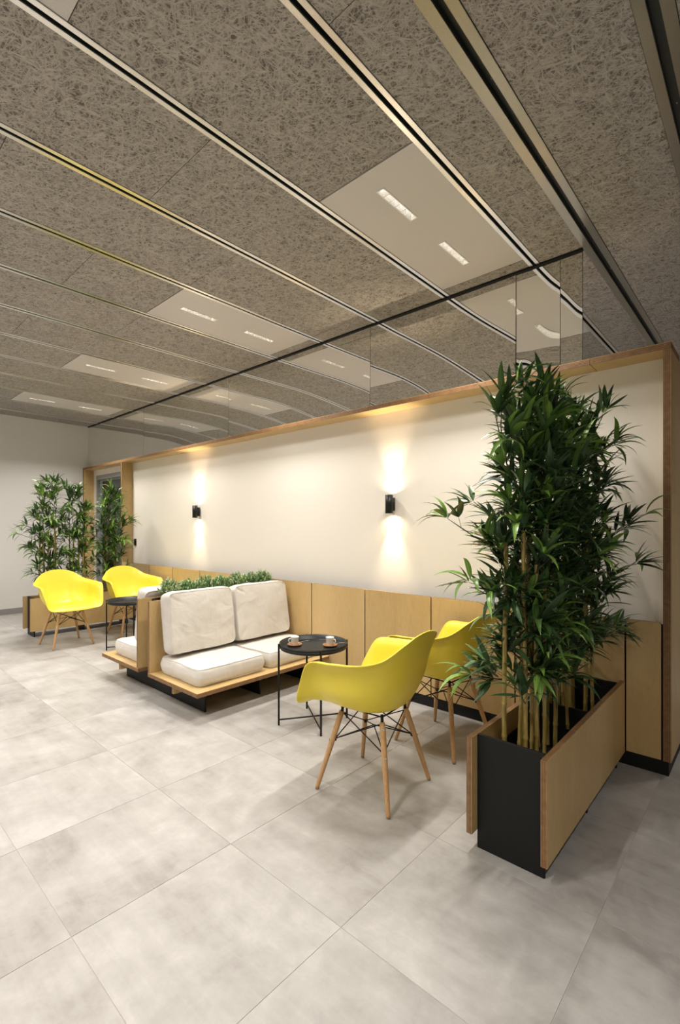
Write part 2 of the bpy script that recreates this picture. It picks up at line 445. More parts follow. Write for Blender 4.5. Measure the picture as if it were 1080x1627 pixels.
for y0, y1, lit in ((-0.65, 0.56, 0.85), (-3.03, -1.83, 0.6), (4.2, 5.4, 0.5)):  # unseen panels added to brighten the right side and the passage
    lum_panel(0.36, 0.93, y0, y1, 'unseen white ceiling light panel added right of the viewer to brighten the planter side' if y0 < 1 else 'dim unseen ceiling light panel added to brighten the passage beyond the plywood wall', lit)
# ------------------------------------------------------------------ walls
wl = tag(box('wall_left', XL - 0.1, XL, YF, YB, 0, H + 0.05, 'white_paint'), kind='structure')
tag(box('wall_front', XL - 0.1, XR + 0.1, YF - 0.1, YF, 0, H + 0.05, 'white_paint'), kind='structure')
tag(box('wall_right', XR, XR + 0.1, YF, YB, 0, H + 0.05, 'white_paint'), kind='structure')
tag(box('wall_far', XL, XR, YB, YB + 0.1, 0, H + 0.05, 'white_paint'), kind='structure')
tag(box('baseboard_left', XL, XL + 0.012, YF, WY, 0, 0.083, 'grey_skirting', bev=0.002), kind='structure')
# recessed white wall with the door opening on the left, lower part and upper part behind the mirror
bm = bmesh.new()
DX0, DX1, DZ = -8.27, -7.12, 2.135
add_box(bm, DX1, -0.426, WY, 3.30, 0, 2.224); add_box(bm, XL, DX0, WY, 3.30, 0, 2.224)
add_box(bm, DX0, DX1, WY, 3.30, DZ, 2.224)
add_box(bm, XL, XE - 0.002, WY + 0.02, 3.30, 2.1, 2.2605)
add_box(bm, XL, -0.426, WY + 0.14, 3.30, 2.2, 2.262)
tag(obj('wall_back', bm, 'recess_paint'), kind='structure')
# door
d = empty('door_1', (DX0, WY, 0)); tag(d, kind='structure')
bm = bmesh.new(); W_ = DX1 - DX0
add_box(bm, 0, 0.045, 0.0, 0.12, 0, DZ); add_box(bm, W_ - 0.07, W_, 0.0, 0.12, 0, DZ); add_box(bm, 0.045, W_ - 0.07, 0.0, 0.12, DZ - 0.07, DZ)
obj('door_frame', bm, 'door_grey', d)
bm = bmesh.new()
add_box(bm, 0.05, 0.13, 0.04, 0.08, 0.02, DZ - 0.075); add_box(bm, W_ - 0.16, W_ - 0.075, 0.04, 0.08, 0.02, DZ - 0.075)
add_box(bm, 0.13, W_ - 0.16, 0.04, 0.08, 0.02, 0.12); add_box(bm, 0.13, W_ - 0.16, 0.04, 0.08, DZ - 0.10, DZ - 0.075)
obj('door_leaf', bm, 'door_grey', d)
bm = bmesh.new(); add_box(bm, 0.125, W_ - 0.155, 0.055, 0.065, 0.11, DZ - 0.095); obj('door_pane', bm, 'dark_glass', d)
bm = bmesh.new(); add_tube(bm, [(0.09, 0.04, 1.02), (0.09, -0.02, 1.02), (0.21, -0.02, 1.02)], 0.009); obj('door_handle', bm, 'steel', d)

# ------------------------------------------------------------------ plywood surround and wainscot
fr = empty('trim_1', (-4.4, FR, 0)); tag(fr, kind='structure')
def fply(name, *a): 
    o = ply(name, *a); o.parent = fr; o.location = o.location - fr.location; return o
tops = [XL, -6.35, -3.90, -2.40, -0.775, XE]
for a, b in zip(tops, tops[1:]): fply('frame_board', a + 0.0008, b - 0.0008, FR, WY + 0.14, 2.224, 2.26)
fply('frame_post', XL, XL + 0.036, FR, WY - 0.001, 0.0, 2.2235)
fply('frame_post', -6.966, -6.93, FR, WY - 0.001, 0.075, 2.2235)
fply('end_panel', XE - 0.036, XE, FR, WY + 0.16, 0.075, 2.2235)
fply('end_panel', XE - 0.036, XE, WY + 0.17, 4.2, 0.075, 2.2235)
wn = empty('trim_2', (-4.4, FR, 0)); tag(wn, kind='structure')
jx = [XE - 0.04]
jx += [-0.598 - 0.6105 * k for k in range(11)]
jx = [j for j in jx if j > -6.9] + [-6.928]
for a, b in zip(jx[1:], jx):
    gap = 0.0045
    bm = bmesh.new(); x0, x1 = a + gap, b - gap; zt, zb = 0.795, 0.078
    c = Vector(((x0 + x1) / 2, FR + 0.009, (zt + zb) / 2)); hx, hz = (x1 - x0) / 2, (zt - zb) / 2
    rr = 0.012                                     # rounded top corners, as cut on the router
    outl = [(-hx, -hz), (hx, -hz)] + [(hx - rr + rr * math.cos(t), hz - rr + rr * math.sin(t)) for t in (0, R(30), R(60), R(90))] \
         + [(-hx + rr + rr * math.cos(t), hz - rr + rr * math.sin(t)) for t in (R(90), R(120), R(150), R(180))]
    fa = [bm.verts.new((x, -0.009, z)) for x, z in outl]; fb = [bm.verts.new((x, 0.009, z)) for x, z in outl]
    bm.faces.new(fa); bm.faces.new(fb[::-1])
    for k in range(len(outl)):
        f = bm.faces.new((fa[k], fb[k], fb[(k + 1) % len(outl)], fa[(k + 1) % len(outl)])); f.material_index = 1
    bmesh.ops.recalc_face_normals(bm, faces=bm.faces)
    obj('wall_panel', bm, ['birch_ply', 'ply_edge_y'], wn, c - wn.location)
o = box('backing_board', -6.93, XE - 0.037, FR + 0.019, FR + 0.03, 0.078, 0.785, 'gap_black', wn); o.location -= wn.location
bm = bmesh.new()
add_box(bm, -6.93, XE - 0.012, FR + 0.008, FR + 0.03, 0, 0.076); add_box(bm, XE - 0.03, XE - 0.012, FR + 0.03, 4.2, 0, 0.076)
tag(obj('baseboard_back', bm, 'black_board'), kind='structure')
tag(box('wall_end', -0.6, XE - 0.037, 3.31, 4.2, 0, 2.224, 'grey_skirting'), kind='structure')

# ------------------------------------------------------------------ mirror band above the plywood wall
wd = empty('window_1', (-4.4, MY, 2.26)); tag(wd, kind='structure')
mj = [XL + 0.002, -6.425, -4.423, -2.441, -1.236, -0.964, -0.838]
prng = random.Random(3)
for a, b in zip(mj, mj[1:]):
    x0, x1 = a + 0.0015, b - 0.0015; z0, z1 = 2.262, 2.936
    nx, nz = 48 if b - a > 0.5 else 16, 24
    hw = (x1 - x0) / 2; A = min(0.0065, 0.0110 * hw); s1 = prng.uniform(0, 10)
    bm = bmesh.new(); g = []
    for j in range(nz + 1):
        row = []
        for i in range(nx + 1):
            u = i / nx * 2 - 1; v = j / nz * 2 - 1
            x = (x0 + x1) / 2 + hw * u; z = (z0 + z1) / 2 + (z1 - z0) / 2 * v
            if b > -0.9: A = 0.0002
            dz = (0.004 if b < -0.9 else 0.0) * max(0, -v) ** 2.5 + A * abs(u) ** 3.0 * (1 - 0.35 * v) + 0.0006 * noise.noise(Vector((x * 1.6 + s1, z * 2.2, 0)))
            row.append(bm.verts.new((x + 4.4, -dz, z - 2.26)))
        g.append(row)
    for j in range(nz):
        for i in range(nx): bm.faces.new((g[j][i], g[j][i + 1], g[j + 1][i + 1], g[j + 1][i]))
    obj('mirror_pane', bm, 'mirror_glass', wd, smooth=True)
bm = bmesh.new(); add_box(bm, XL, -0.838, -0.015, 0.006, 0.678, 0.694)
o = obj('head_rail', bm, 'gap_black', wd); o.location = (4.4, 0, 0)
bm = bmesh.new(); add_box(bm, XL, -0.84, 0.006, 0.012, 0.0, 0.69)
o = obj('back_sheet', bm, 'gap_black', wd); o.location = (4.4, 0, 0)

# ------------------------------------------------------------------ planters
def planter(x0, x1, y0, y1, label):
    """box along Y: plywood sides hung on black cross plates, black troughs between"""
    cx = (x0 + x1) / 2; t = empty('planter', (cx, y0, 0), 0, label, 'planter', 'plywood and black planters')
    hw = (x1 - x0) / 2; L = y1 - y0
    def put(o): o.parent = t; o.location -= Vector((cx, y0, 0)); return o
    put(ply('side_panel', x1 + 0.001, x1 + 0.025, y0 - 0.045, y1 + 0.03, 0.07, 0.457))
    put(ply('side_panel', x0 - 0.025, x0 - 0.001, y0 - 0.045, y1 + 0.03, 0.07, 0.457))
    for k in range(3):
        yy = y0 + (0.0, 0.545, 1.09)[k]
        put(box('cross_plate', x0, x1, yy, yy + 0.012, 0, 0.46, 'black_board', bev=0.001))
    for k in range(2):
        ya = y0 + 0.012 + 0.545 * k + 0.003; yb = y0 + 0.545 * (k + 1) - 0.003
        bm = bmesh.new(); th = 0.006; zt = 0.36 if k == 0 else 0.42
        add_box(bm, x0 + 0.003, x1 - 0.003, ya, yb, 0.10, 0.12); add_box(bm, x0 + 0.003, x0 + 0.003 + th, ya, yb, 0.12, zt)
        add_box(bm, x1 - 0.003 - th, x1 - 0.003, ya, yb, 0.12, zt)
        add_box(bm, x0 + 0.003 + th, x1 - 0.003 - th, ya, ya + th, 0.12, zt); add_box(bm, x0 + 0.003 + th, x1 - 0.003 - th, yb - th, yb, 0.12, zt)
        for v in bm.verts: v.co -= Vector((cx, y0, 0))
        b = obj('trough', bm, 'black_board', t)
        bm = bmesh.new()
        xs = [x0 + 0.01, x1 - 0.01]; n = 14; g = []
        for j in range(n + 1):
            g.append([bm.verts.new((xs[0] + (xs[1] - xs[0]) * i / 6 - cx, ya + 0.007 + (yb - ya - 0.014) * j / n - y0, 0.26 + 0.012 * noise.noise(Vector((i, j * 0.7, k))))) for i in range(7)])
        for j in range(n):
            for i in range(6): bm.faces.new((g[j][i], g[j][i + 1], g[j + 1][i + 1], g[j + 1][i]))
        obj('soil', bm, 'soil', b, smooth=True)
    return t
planter(-0.889, -0.624, 1.81, 2.945, 'long plywood sided planter with black end plate holding the big bamboo, in the right foreground')
planter(-6.675, -6.425, 1.745, 2.875, 'long plywood sided planter with bamboo behind the far yellow chairs, near the left wall')

# ------------------------------------------------------------------ bamboo
def leaf_mesh(name, L, W, curl, droop, mat):
    bm = bmesh.new(); uvl = bm.loops.layers.uv.new('uv'); n = 6; rows_ = []
    for i in range(n + 1):
        t = i / n
        wv = W * (math.sin(math.pi * min(1, t ** 0.75 * 0.97 + 0.03)) ** 0.8) * 0.5
        if i == n: wv = 0.0004
        if i == 0: wv = 0.0012
        y = L * math.cos(droop * t * 0.7) * t; z = -L * math.sin(droop * t * 0.8) * t * t
        fold = 0.30 * wv; s = curl * math.sin(t * 3.0) * 0.01
        rows_.append([bm.verts.new((-wv + s, y, z + fold)), bm.verts.new((s, y, z)), bm.verts.new((wv + s, y, z + fold))])
    for i in range(n):
        for k in range(2):
            f = bm.faces.new((rows_[i][k], rows_[i][k + 1], rows_[i + 1][k + 1], rows_[i + 1][k])); f.smooth = True
            for l, (uu, vv) in zip(f.loops, ((k / 2, i / n), ((k + 1) / 2, i / n), ((k + 1) / 2, (i + 1) / n), (k / 2, (i + 1) / n))): l[uvl].uv = (uu, vv)
    me = bpy.data.meshes.new(name); bm.to_mesh(me); bm.free(); me.materials.append(MATS[mat]); return me
LEAVES = {}
lr = random.Random(2)
for mat in ('leaf_dark', 'leaf_mid', 'leaf_light'):
    LEAVES[mat] = [leaf_mesh('leaf', lr.uniform(0.115, 0.155), lr.uniform(0.022, 0.028), lr.uniform(-1, 1), lr.uniform(0.05, 0.65), mat) for _ in range(5)]
CAMP = Vector((0, 0, 1.3))
def bamboo(x, y, label, seed, canes, arms, n_parts=300, scale=1.0, z0=0.27, bright=0.10):
    rg = random.Random(seed)
    t = empty('bamboo_plant', (x, y, z0), 0, label, 'plant', 'artificial bamboo plants')
    leaves = []                                  # (matrix, material, variant)
    tw = bmesh.new()
    def cluster(p, dirv, mat, n, sc=1.0, open_=0.75):
        dirv = dirv.normalized(); a = dirv.orthogonal().normalized(); b = dirv.cross(a); ph0 = rg.uniform(0, 6.28)
        for k in range(n):
            ph = ph0 + 2 * math.pi * k / n + rg.uniform(-0.35, 0.35); th = rg.uniform(0.35, 1.0) * open_ * 1.25
            dd = (dirv * math.cos(th) + (a * math.cos(ph) + b * math.sin(ph)) * math.sin(th)).normalized()
            up = Vector((0, 0, 1)) + 0.35 * Vector((rg.uniform(-1, 1), rg.uniform(-1, 1), rg.uniform(-1, 1)))
            side = dd.cross(up)
            if side.length < 0.05: side = dd.orthogonal()
            side.normalize(); up = side.cross(dd)
            M = Matrix((side, dd, up)).transposed().to_4x4()
            s = rg.uniform(0.72, 1.12) * sc * scale
            M = Matrix.Translation(p + dd * 0.004) @ M @ Matrix.Diagonal((s, s, s, 1))
            mm = mat
            if mat == 'leaf_dark' and rg.random() < 0.22: mm = 'leaf_mid'
            leaves.append((M, mm, rg.randrange(5)))
    def branch(p, dirv, L, nclu, light):
        pts = [p]; q = p.copy(); d = dirv.normalized(); n = 5
        for k in range(n):
            d = (d + Vector((rg.uniform(-.16, .16), rg.uniform(-.16, .16), rg.uniform(-.10, .16)))).normalized()
            q = q + d * L / n; pts.append(q.copy())
        add_tube(tw, pts, [0.0022] * n + [0.001], 4, False)
        cluster(pts[-1], d, light, rg.randint(4, 6), 1.0)
        for c in range(nclu):
            i = rg.randint(1, n - 1); sd = (d + 0.9 * Vector((rg.uniform(-1, 1), rg.uniform(-1, 1), rg.uniform(-0.4, 0.8)))).normalized()
            e = pts[i] + sd * rg.uniform(0.02, 0.06)
            add_tube(tw, [pts[i], e], 0.0011, 3, False)
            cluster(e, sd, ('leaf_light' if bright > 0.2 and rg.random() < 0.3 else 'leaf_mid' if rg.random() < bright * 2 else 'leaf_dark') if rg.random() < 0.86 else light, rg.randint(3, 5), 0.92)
    for (cx, cy, top, r) in canes:
        lean = Vector((rg.uniform(-0.02, 0.02), rg.uniform(-0.025, 0.025)))
        P = lambda z: Vector((cx + lean.x * z + 0.004 * math.sin(z * 5 + cx * 50), cy + lean.y * z, z))
        bm = bmesh.new(); z = 0.0; rad = r; pts = []; rs = []; node_z = []
        zc = top * 0.60
        while z < zc:
            seg = rg.uniform(0.10, 0.17)
            pts += [P(z), P(z + 0.006), P(z + 0.012), P(z + seg - 0.004)]
            rs += [rad * 1.16, rad * 1.2, rad, rad * 0.985]; node_z.append(z + seg)
            z += seg; rad *= 0.985
        pts.append(P(z)); rs.append(rad)
        add_tube(bm, pts, rs, 8)
        for nz in node_z[:-1]:
            add_lathe(bm, [(rad * 1.02, -0.002), (rad * 1.26, 0.0), (rad * 1.02, 0.002)], 8, P(nz + 0.001), 1)
        c = obj('cane', bm, ['bamboo_cane', 'cane_node'], t); 
        # thin upper stem
        st = [P(z)]; zz = z
        while zz < top - 0.06:
            zz += 0.06; st.append(P(zz) + Vector((rg.uniform(-.012, .012), rg.uniform(-.012, .012), 0)))
        add_tube(tw, st, [0.0036 - 0.0018 * k / len(st) for k in range(len(st))], 5, False)
        ang = rg.uniform(0, 6.28); zz = 0.28 + rg.uniform(0, 0.15)
        while zz < top - 0.03:
            f = zz / top
            ang += 2.4 + rg.uniform(-0.4, 0.4)
            el = rg.uniform(0.35, 0.9) if f < 0.85 else rg.uniform(0.9, 1.4)
            Lb = rg.uniform(0.07, 0.20) * (1.0 - 0.12 * f)
            p = P(zz) if zz < z else st[min(len(st) - 1, int((zz - z) / 0.06))]
            dv = Vector((math.cos(ang) * math.cos(el), math.sin(ang) * math.cos(el), math.sin(el)))
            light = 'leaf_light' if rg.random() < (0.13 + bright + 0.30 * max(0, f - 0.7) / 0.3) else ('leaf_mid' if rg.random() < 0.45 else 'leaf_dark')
            branch(p, dv, Lb, 2, light)
            zz += rg.uniform(0.06, 0.105)
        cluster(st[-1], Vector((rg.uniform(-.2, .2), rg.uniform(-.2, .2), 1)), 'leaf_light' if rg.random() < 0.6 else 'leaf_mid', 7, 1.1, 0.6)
    for (az, z, L, el) in arms:                  # long side branches
        c = canes[rg.randrange(len(canes))]; a = R(az)
        p = Vector((c[0], c[1], z)); d = Vector((math.cos(a) * math.cos(el), math.sin(a) * math.cos(el), math.sin(el)))
        branch(p, d, L, 6, 'leaf_light')
    o = obj('twigs', tw, 'twig', t); o['kind'] = 'stuff'
    base = Vector((x, y, z0))
    # the leaves nearest to the viewer are single parts, the rest one joined part
    order = sorted(range(len(leaves)), key=lambda i: ((leaves[i][0].translation + base) - CAMP).length)
    for i in order[:n_parts]:
        M, mt, v = leaves[i]; o = bpy.data.objects.new('leaf', LEAVES[mt][v]); COL.objects.link(o); o.parent = t; o.matrix_local = M
    rest_ = order[n_parts:]
    if rest_:
        V, F, MI, UV = [], [], [], []; names = ['leaf_dark', 'leaf_mid', 'leaf_light']
        for i in rest_:
            M, mt, v = leaves[i]; me = LEAVES[mt][v]; k0 = len(V)
            V += [tuple(M @ q.co) for q in me.vertices]
            uvd = me.uv_layers[0].data
            for p in me.polygons:
                F.append([k0 + q for q in p.vertices]); MI.append(names.index(mt)); UV += [tuple(uvd[l].uv) for l in p.loop_indices]
        me = bpy.data.meshes.new('foliage'); me.from_pydata(V, [], F)
        ul = me.uv_layers.new(name='uv')
        ul.data.foreach_set('uv', [c for q in UV for c in q])
        for m_ in names: me.materials.append(MATS[m_])
        me.polygons.foreach_set('material_index', MI); me.polygons.foreach_set('use_smooth', [True] * len(F)); me.update()
        o = bpy.data.objects.new('foliage', me); COL.objects.link(o); o.parent = t; o['kind'] = 'stuff'
    return t
def canes_at(seed, n, sx, sy, top, r=0.0098):
    g = random.Random(seed); out = []
    for k in range(n):
        out.append(((((k * 0.618) % 1) - 0.5) * 2 * sx + g.uniform(-.01, .01), ((k + 0.5) / n - 0.5) * 2 * sy, top * (1 - 0.16 * g.random() * (k > 0)), r * g.uniform(0.82, 1.1)))
    return out
bamboo(-0.755, 2.00, 'tall bamboo plant nearest the viewer, in front trough of the right foreground planter', 11, canes_at(1, 7, 0.055, 0.10, 1.60), [(222, 0.88, 0.36, 0.42), (228, 0.70, 0.30, 0.25), (215, 0.38, 0.20, 0.15)])
bamboo(-0.755, 2.36, 'tall bamboo plant in the middle of the right foreground planter, behind the nearest one', 12, canes_at(2, 7, 0.065, 0.10, 1.58), [(-20, 0.8, 0.26, 0.4), (40, 1.25, 0.2, 0.6)])
bamboo(-0.75, 2.74, 'tall bamboo plant nearest the plywood wall in the right foreground planter', 13, canes_at(3, 6, 0.07, 0.08, 1.72), [(20, 0.90, 0.36, 0.4), (35, 0.72, 0.28, 0.3), (10, 1.35, 0.18, 0.7)])
for k, (yy, tp, lb, s) in enumerate([(1.93, 1.50, 'small far bamboo plant, leftmost, in front of the white left wall', 21), (2.27, 1.50, 'small far bamboo plant, middle of the three behind the yellow chairs', 22), (2.66, 1.48, 'small far bamboo plant in front of the dark door, right of the other two', 23)]):
    bamboo(-6.55, yy, lb, s, canes_at(s, 5, 0.05, 0.10, tp, 0.011), [(225, 0.85, 0.26, 0.4), (230, 0.70, 0.24, 0.15), (215, 1.05, 0.2, 0.3)] if k == 0 else ([(42, 0.95, 0.28, 0.5), (20, 0.7, 0.3, 0.3)] if k == 2 else []), n_parts=0, bright=0.36)

# ------------------------------------------------------------------ armchairs
KEY = {0: [(.12, 0, .425), (.20, 0, .432), (.245, 0, .433), (.275, 0, .424), (.293, 0, .402)],
       25: [(.12, .06, .425), (.20, .10, .433), (.243, .125, .436), (.271, .14, .428), (.288, .15, .407)],
       45: [(.10, .10, .425), (.17, .165, .436), (.212, .205, .444), (.248, .236, .446), (.284, .262, .432)],
       60: [(.08, .11, .425), (.13, .18, .44), (.165, .225, .49), (.198, .256, .540), (.238, .292, .548)],
       72: [(.05, .12, .425), (.09, .187, .44), (.118, .238, .51), (.145, .266, .632), (.172, .312, .652)],
       90: [(.02, .12, .425), (.03, .187, .438), (.04, .243, .51), (.045, .272, .648), (.05, .317, .667)],
       112: [(-.03, .11, .423), (-.05, .18, .437), (-.065, .234, .52), (-.08, .264, .655), (-.092, .300, .678)],
       130: [(-.06, .09, .422), (-.11, .15, .437), (-.15, .192, .53), (-.176, .218, .665), (-.197, .246, .705)],
       150: [(-.08, .06, .42), (-.145, .10, .437), (-.20, .13, .54), (-.236, .15, .685), (-.264, .168, .768)],
       165: [(-.088, .03, .42), (-.16, .05, .437), (-.218, .07, .545), (-.256, .08, .695), (-.284, .088, .798)],
       180: [(-.09, 0, .42), (-.165, 0, .437), (-.222, 0, .545), (-.261, 0, .70), (-.291, 0, .808)]}
def crom(p0, p1, p2, p3, t):
    return 0.5 * ((2 * p1) + (p2 - p0) * t + (2 * p0 - 5 * p1 + 4 * p2 - p3) * t * t + (3 * p1 - p0 - 3 * p2 + p3) * t ** 3)
def shell_bm():
    ks = sorted(KEY); ring = [(a, [Vector(p) for p in KEY[a]]) for a in ks]
    full = ring + [(360 - a, [Vector((p.x, -p.y, p.z)) for p in pts]) for a, pts in reversed(ring[1:-1])]
    n = len(full); M = 5; prof = []
    for i in range(n):
        for s in range(M):
            t = s / M; row = []
            for j in range(5): row.append(crom(full[(i - 1) % n][1][j], full[i][1][j], full[(i + 1) % n][1][j], full[(i + 2) % n][1][j], t))
            prof.append([Vector((0.02, 0, 0.418))] + row)
    bm = bmesh.new(); c = bm.verts.new((0.02, 0, 0.418)); g = []
    for row in prof:
        out = []
        for j in range(5):
            for s in range(4):
                if j == 0 and s == 0: continue
                t = s / 4; p = [row[max(0, j - 1)], row[j], row[j + 1], row[min(5, j + 2)]]
                out.append(bm.verts.new(crom(*p, t)))
        out.append(bm.verts.new(row[5])); g.append(out)
    m = len(g); q = len(g[0])
    for i in range(m):
        a, b = g[i], g[(i + 1) % m]
        bm.faces.new((c, a[0], b[0]))
        for j in range(q - 1): bm.faces.new((a[j], a[j + 1], b[j + 1], b[j]))
    bmesh.ops.recalc_face_normals(bm, faces=bm.faces)
    return bm
def make_chair():
    t = empty('armchair', (0, 0, 0))
    s = obj('shell', shell_bm(), 'yellow_shell', t, smooth=True)
    md = s.modifiers.new('thick', 'SOLIDIFY'); md.thickness = 0.007; md.offset = 0
    md = s.modifiers.new('bev', 'BEVEL'); md.width = 0.002; md.segments = 2; md.limit_method = 'ANGLE'
    tops = {}; feet = {}
    for sx in (1, -1):
        for sy in (1, -1):
            a = Vector((sx * 0.118 + 0.0, sy * 0.112, 0.378)); b = Vector((sx * 0.205, sy * 0.203, 0.004)); tops[sx, sy] = a; feet[sx, sy] = b
            bm = bmesh.new(); add_tube(bm, [b, b.lerp(a, 0.03), b.lerp(a, 0.5), b.lerp(a, 0.93), a], [0.0095, 0.0105, 0.0135, 0.0145, 0.0125], 14)
            L = obj('leg', bm, 'beech_leg', t)
            bm = bmesh.new(); add_tube(bm, [b + Vector((0, 0, -0.004)), b], 0.009, 10); obj('foot_pad', bm, 'grey_skirting', L)
            bm = bmesh.new()
            for f in (0.93, 0.62):
                p = b.lerp(a, f); n = Vector((sx, sy, 0)).normalized(); add_tube(bm, [p + n * 0.012, p + n * 0.0165], 0.0055, 8)
            obj('bolt', bm, 'steel', L)
            bm = bmesh.new(); add_tube(bm, [a + Vector((0, 0, -0.02)), a + Vector((-sx * 0.004, -sy * 0.004, 0.034))], 0.0075, 8); obj('bracket', bm, 'black_metal', t)
    bm = bmesh.new()
    on = lambda k, f: feet[k].lerp(tops[k], f) - Vector((k[0], k[1], 0)).normalized() * 0.012
    loop = [(1, 1), (-1, 1), (-1, -1), (1, -1)]
    for i in range(4):
        A, B = loop[i], loop[(i + 1) % 4]
        add_tube(bm, [on(A, 0.64), on(B, 0.97)], 0.0030, 6); add_tube(bm, [on(B, 0.64), on(A, 0.97)], 0.0030, 6)
        add_tube(bm, [on(A, 0.63) + Vector((0, 0, -.006)), on(A, 0.63) + Vector((0, 0, .008))], 0.008, 8)
        add_tube(bm, [tops[A] + Vector((0, 0, .024)), tops[B] + Vector((0, 0, .024))], 0.0035, 6)
    add_tube(bm, [on((1, 1), 0.64), Vector((0, 0, 0.30)), on((-1, -1), 0.64)], 0.0030, 6)
    add_tube(bm, [on((-1, 1), 0.64), Vector((0, 0, 0.30)), on((1, -1), 0.64)], 0.0030, 6)
    obj('wire_bracing', bm, 'black_metal', t)
    return t
chair0 = make_chair()
spots = [(-1.492, 1.901, R(185.6), 'yellow plastic armchair nearest the viewer, left of the big planter, back turned to it'),
         (-1.485, 2.575, R(176), 'yellow plastic armchair beside the plywood wall, partly behind the big bamboo leaves'),
         (-5.79, 1.888, R(1.5), 'yellow plastic armchair farthest left, in front of the leftmost small bamboo'),
         (-5.785, 2.60, R(-1), 'yellow plastic armchair behind the second round table, partly hidden by the sofa')]
for i, (x, y, a, lb) in enumerate(spots):
    c = chair0 if i == 0 else copy_tree(chair0)
    c.location = (x, y, 0); c.rotation_euler = (0, 0, a); tag(c, lb, 'chair', 'yellow shell armchairs on wooden legs')

# ------------------------------------------------------------------ tray tables
def make_table():
    t = empty('tray_table', (0, 0, 0))
    bm = bmesh.new()
    add_lathe(bm, [(0, 0.497), (0.208, 0.497), (0.218, 0.501), (0.2235, 0.531), (0.2265, 0.531), (0.2215, 0.497), (0.210, 0.492), (0, 0.492)], 64)
    obj('tray', bm, 'black_metal', t)
    h = 0.1635
    for sx, sy in ((1, 1), (-1, 1), (-1, -1), (1, -1)):
        bm = bmesh.new(); add_box(bm, sx * h - 0.006, sx * h + 0.006, sy * h - 0.006, sy * h + 0.006, 0, 0.532, 0, 0.001)
        bmesh.ops.rotate(bm, verts=bm.verts, cent=(sx * h, sy * h, 0), matrix=Matrix.Rotation(R(45), 3, 'Z'))
        L = obj('leg', bm, 'black_metal', t)
    bm = bmesh.new()
    add_tube(bm, [(h, h, 0.035), (-h, -h, 0.035)], 0.005, 6); add_tube(bm, [(-h, h, 0.035), (h, -h, 0.035)], 0.005, 6)
    obj('cross_brace', bm, 'black_metal', t)
    bm = bmesh.new(); ring = [(0.2285 * math.cos(2 * math.pi * k / 48), 0.2285 * math.sin(2 * math.pi * k / 48), 0.511) for k in range(49)]
    add_tube(bm, ring, 0.004, 6, False); obj('ring', bm, 'black_metal', t)
    return t
tb = make_table(); tb.location = (-2.272, 2.243, 0); tb.rotation_euler = (0, 0, R(12)); tag(tb, 'round black metal tray table with two coffee cups, beside the sofa', 'table', 'round black tray tables')
t2 = copy_tree(tb); t2.location = (-5.05, 2.262, 0); t2['label'] = 'round black metal tray table between the two far yellow chairs and the sofa'

def saucer():
    bm = bmesh.new(); add_lathe(bm, [(0, 0), (0.034, 0), (0.047, 0.007), (0.049, 0.012), (0.045, 0.012), (0.034, 0.006), (0, 0.005)], 32)
    return obj('saucer', bm, 'cork_wood')
def cup():
    t = empty('coffee_cup', (0, 0, 0)); bm = bmesh.new()
    add_lathe(bm, [(0, 0), (0.022, 0), (0.025, 0.004), (0.0275, 0.052), (0.0285, 0.055), (0.0265, 0.055), (0.024, 0.01), (0, 0.006)], 32); obj('bowl', bm, 'porcelain', t)
    bm = bmesh.new(); add_tube(bm, [(0.025, 0, 0.044), (0.040, 0, 0.043), (0.045, 0, 0.032), (0.040, 0, 0.020), (0.0255, 0, 0.016)], 0.0035, 8); obj('handle', bm, 'porcelain', t)
    bm = bmesh.new(); add_lathe(bm, [(0, 0.0385), (0.0262, 0.0385)], 24); obj('coffee', bm, 'coffee', t)
    return t
def spoon():
    bm = bmesh.new()
    pts = [(0, 0, 0), (0.025, 0, 0.003), (0.055, 0, 0.004), (0.078, 0, 0.003)]
    add_tube(bm, pts, [0.0018, 0.0016, 0.0022, 0.0034], 8)
    g = [[bm.verts.new((-0.012 + 0.013 * a * 1.5, 0.0085 * b * math.sqrt(max(0, 1 - a * a * 0.98)), -0.002 + 0.003 * (a * a + b * b))) for b in (-1, -.5, 0, .5, 1)] for a in (-1, -.6, -.2, .2, .6, 1)]
    for i in range(5):
        for j in range(4): bm.faces.new((g[i][j], g[i + 1][j], g[i + 1][j + 1], g[i][j + 1]))
    return obj('teaspoon', bm, 'steel', smooth=True)
TZ = 0.4975
for (x, y, ca, sa, nm) in ((-2.392, 2.185, R(-110), R(75), 'sofa side of the tray'), (-2.205, 2.333, R(10), R(48), 'chair side of the tray')):
    lf = nm.startswith('sofa')
    s = saucer(); s.location = (x, y, TZ); tag(s, 'round brown wooden saucer under the %s coffee cup on the tray table' % ('left' if lf else 'right'), 'saucer', 'wooden saucers')
    c = cup(); c.location = (x, y, TZ + 0.0055); c.rotation_euler = (0, 0, ca); tag(c, 'small white espresso cup on the %s wooden saucer' % ('left' if lf else 'right'), 'cup', 'white espresso cups')
    p = spoon(); p.location = (x + 0.033 * math.cos(sa), y + 0.033 * math.sin(sa), TZ + 0.0155); p.rotation_euler = (0, 0, sa); tag(p, 'small steel teaspoon lying on the %s wooden saucer' % ('left' if lf else 'right'), 'spoon', 'steel teaspoons')

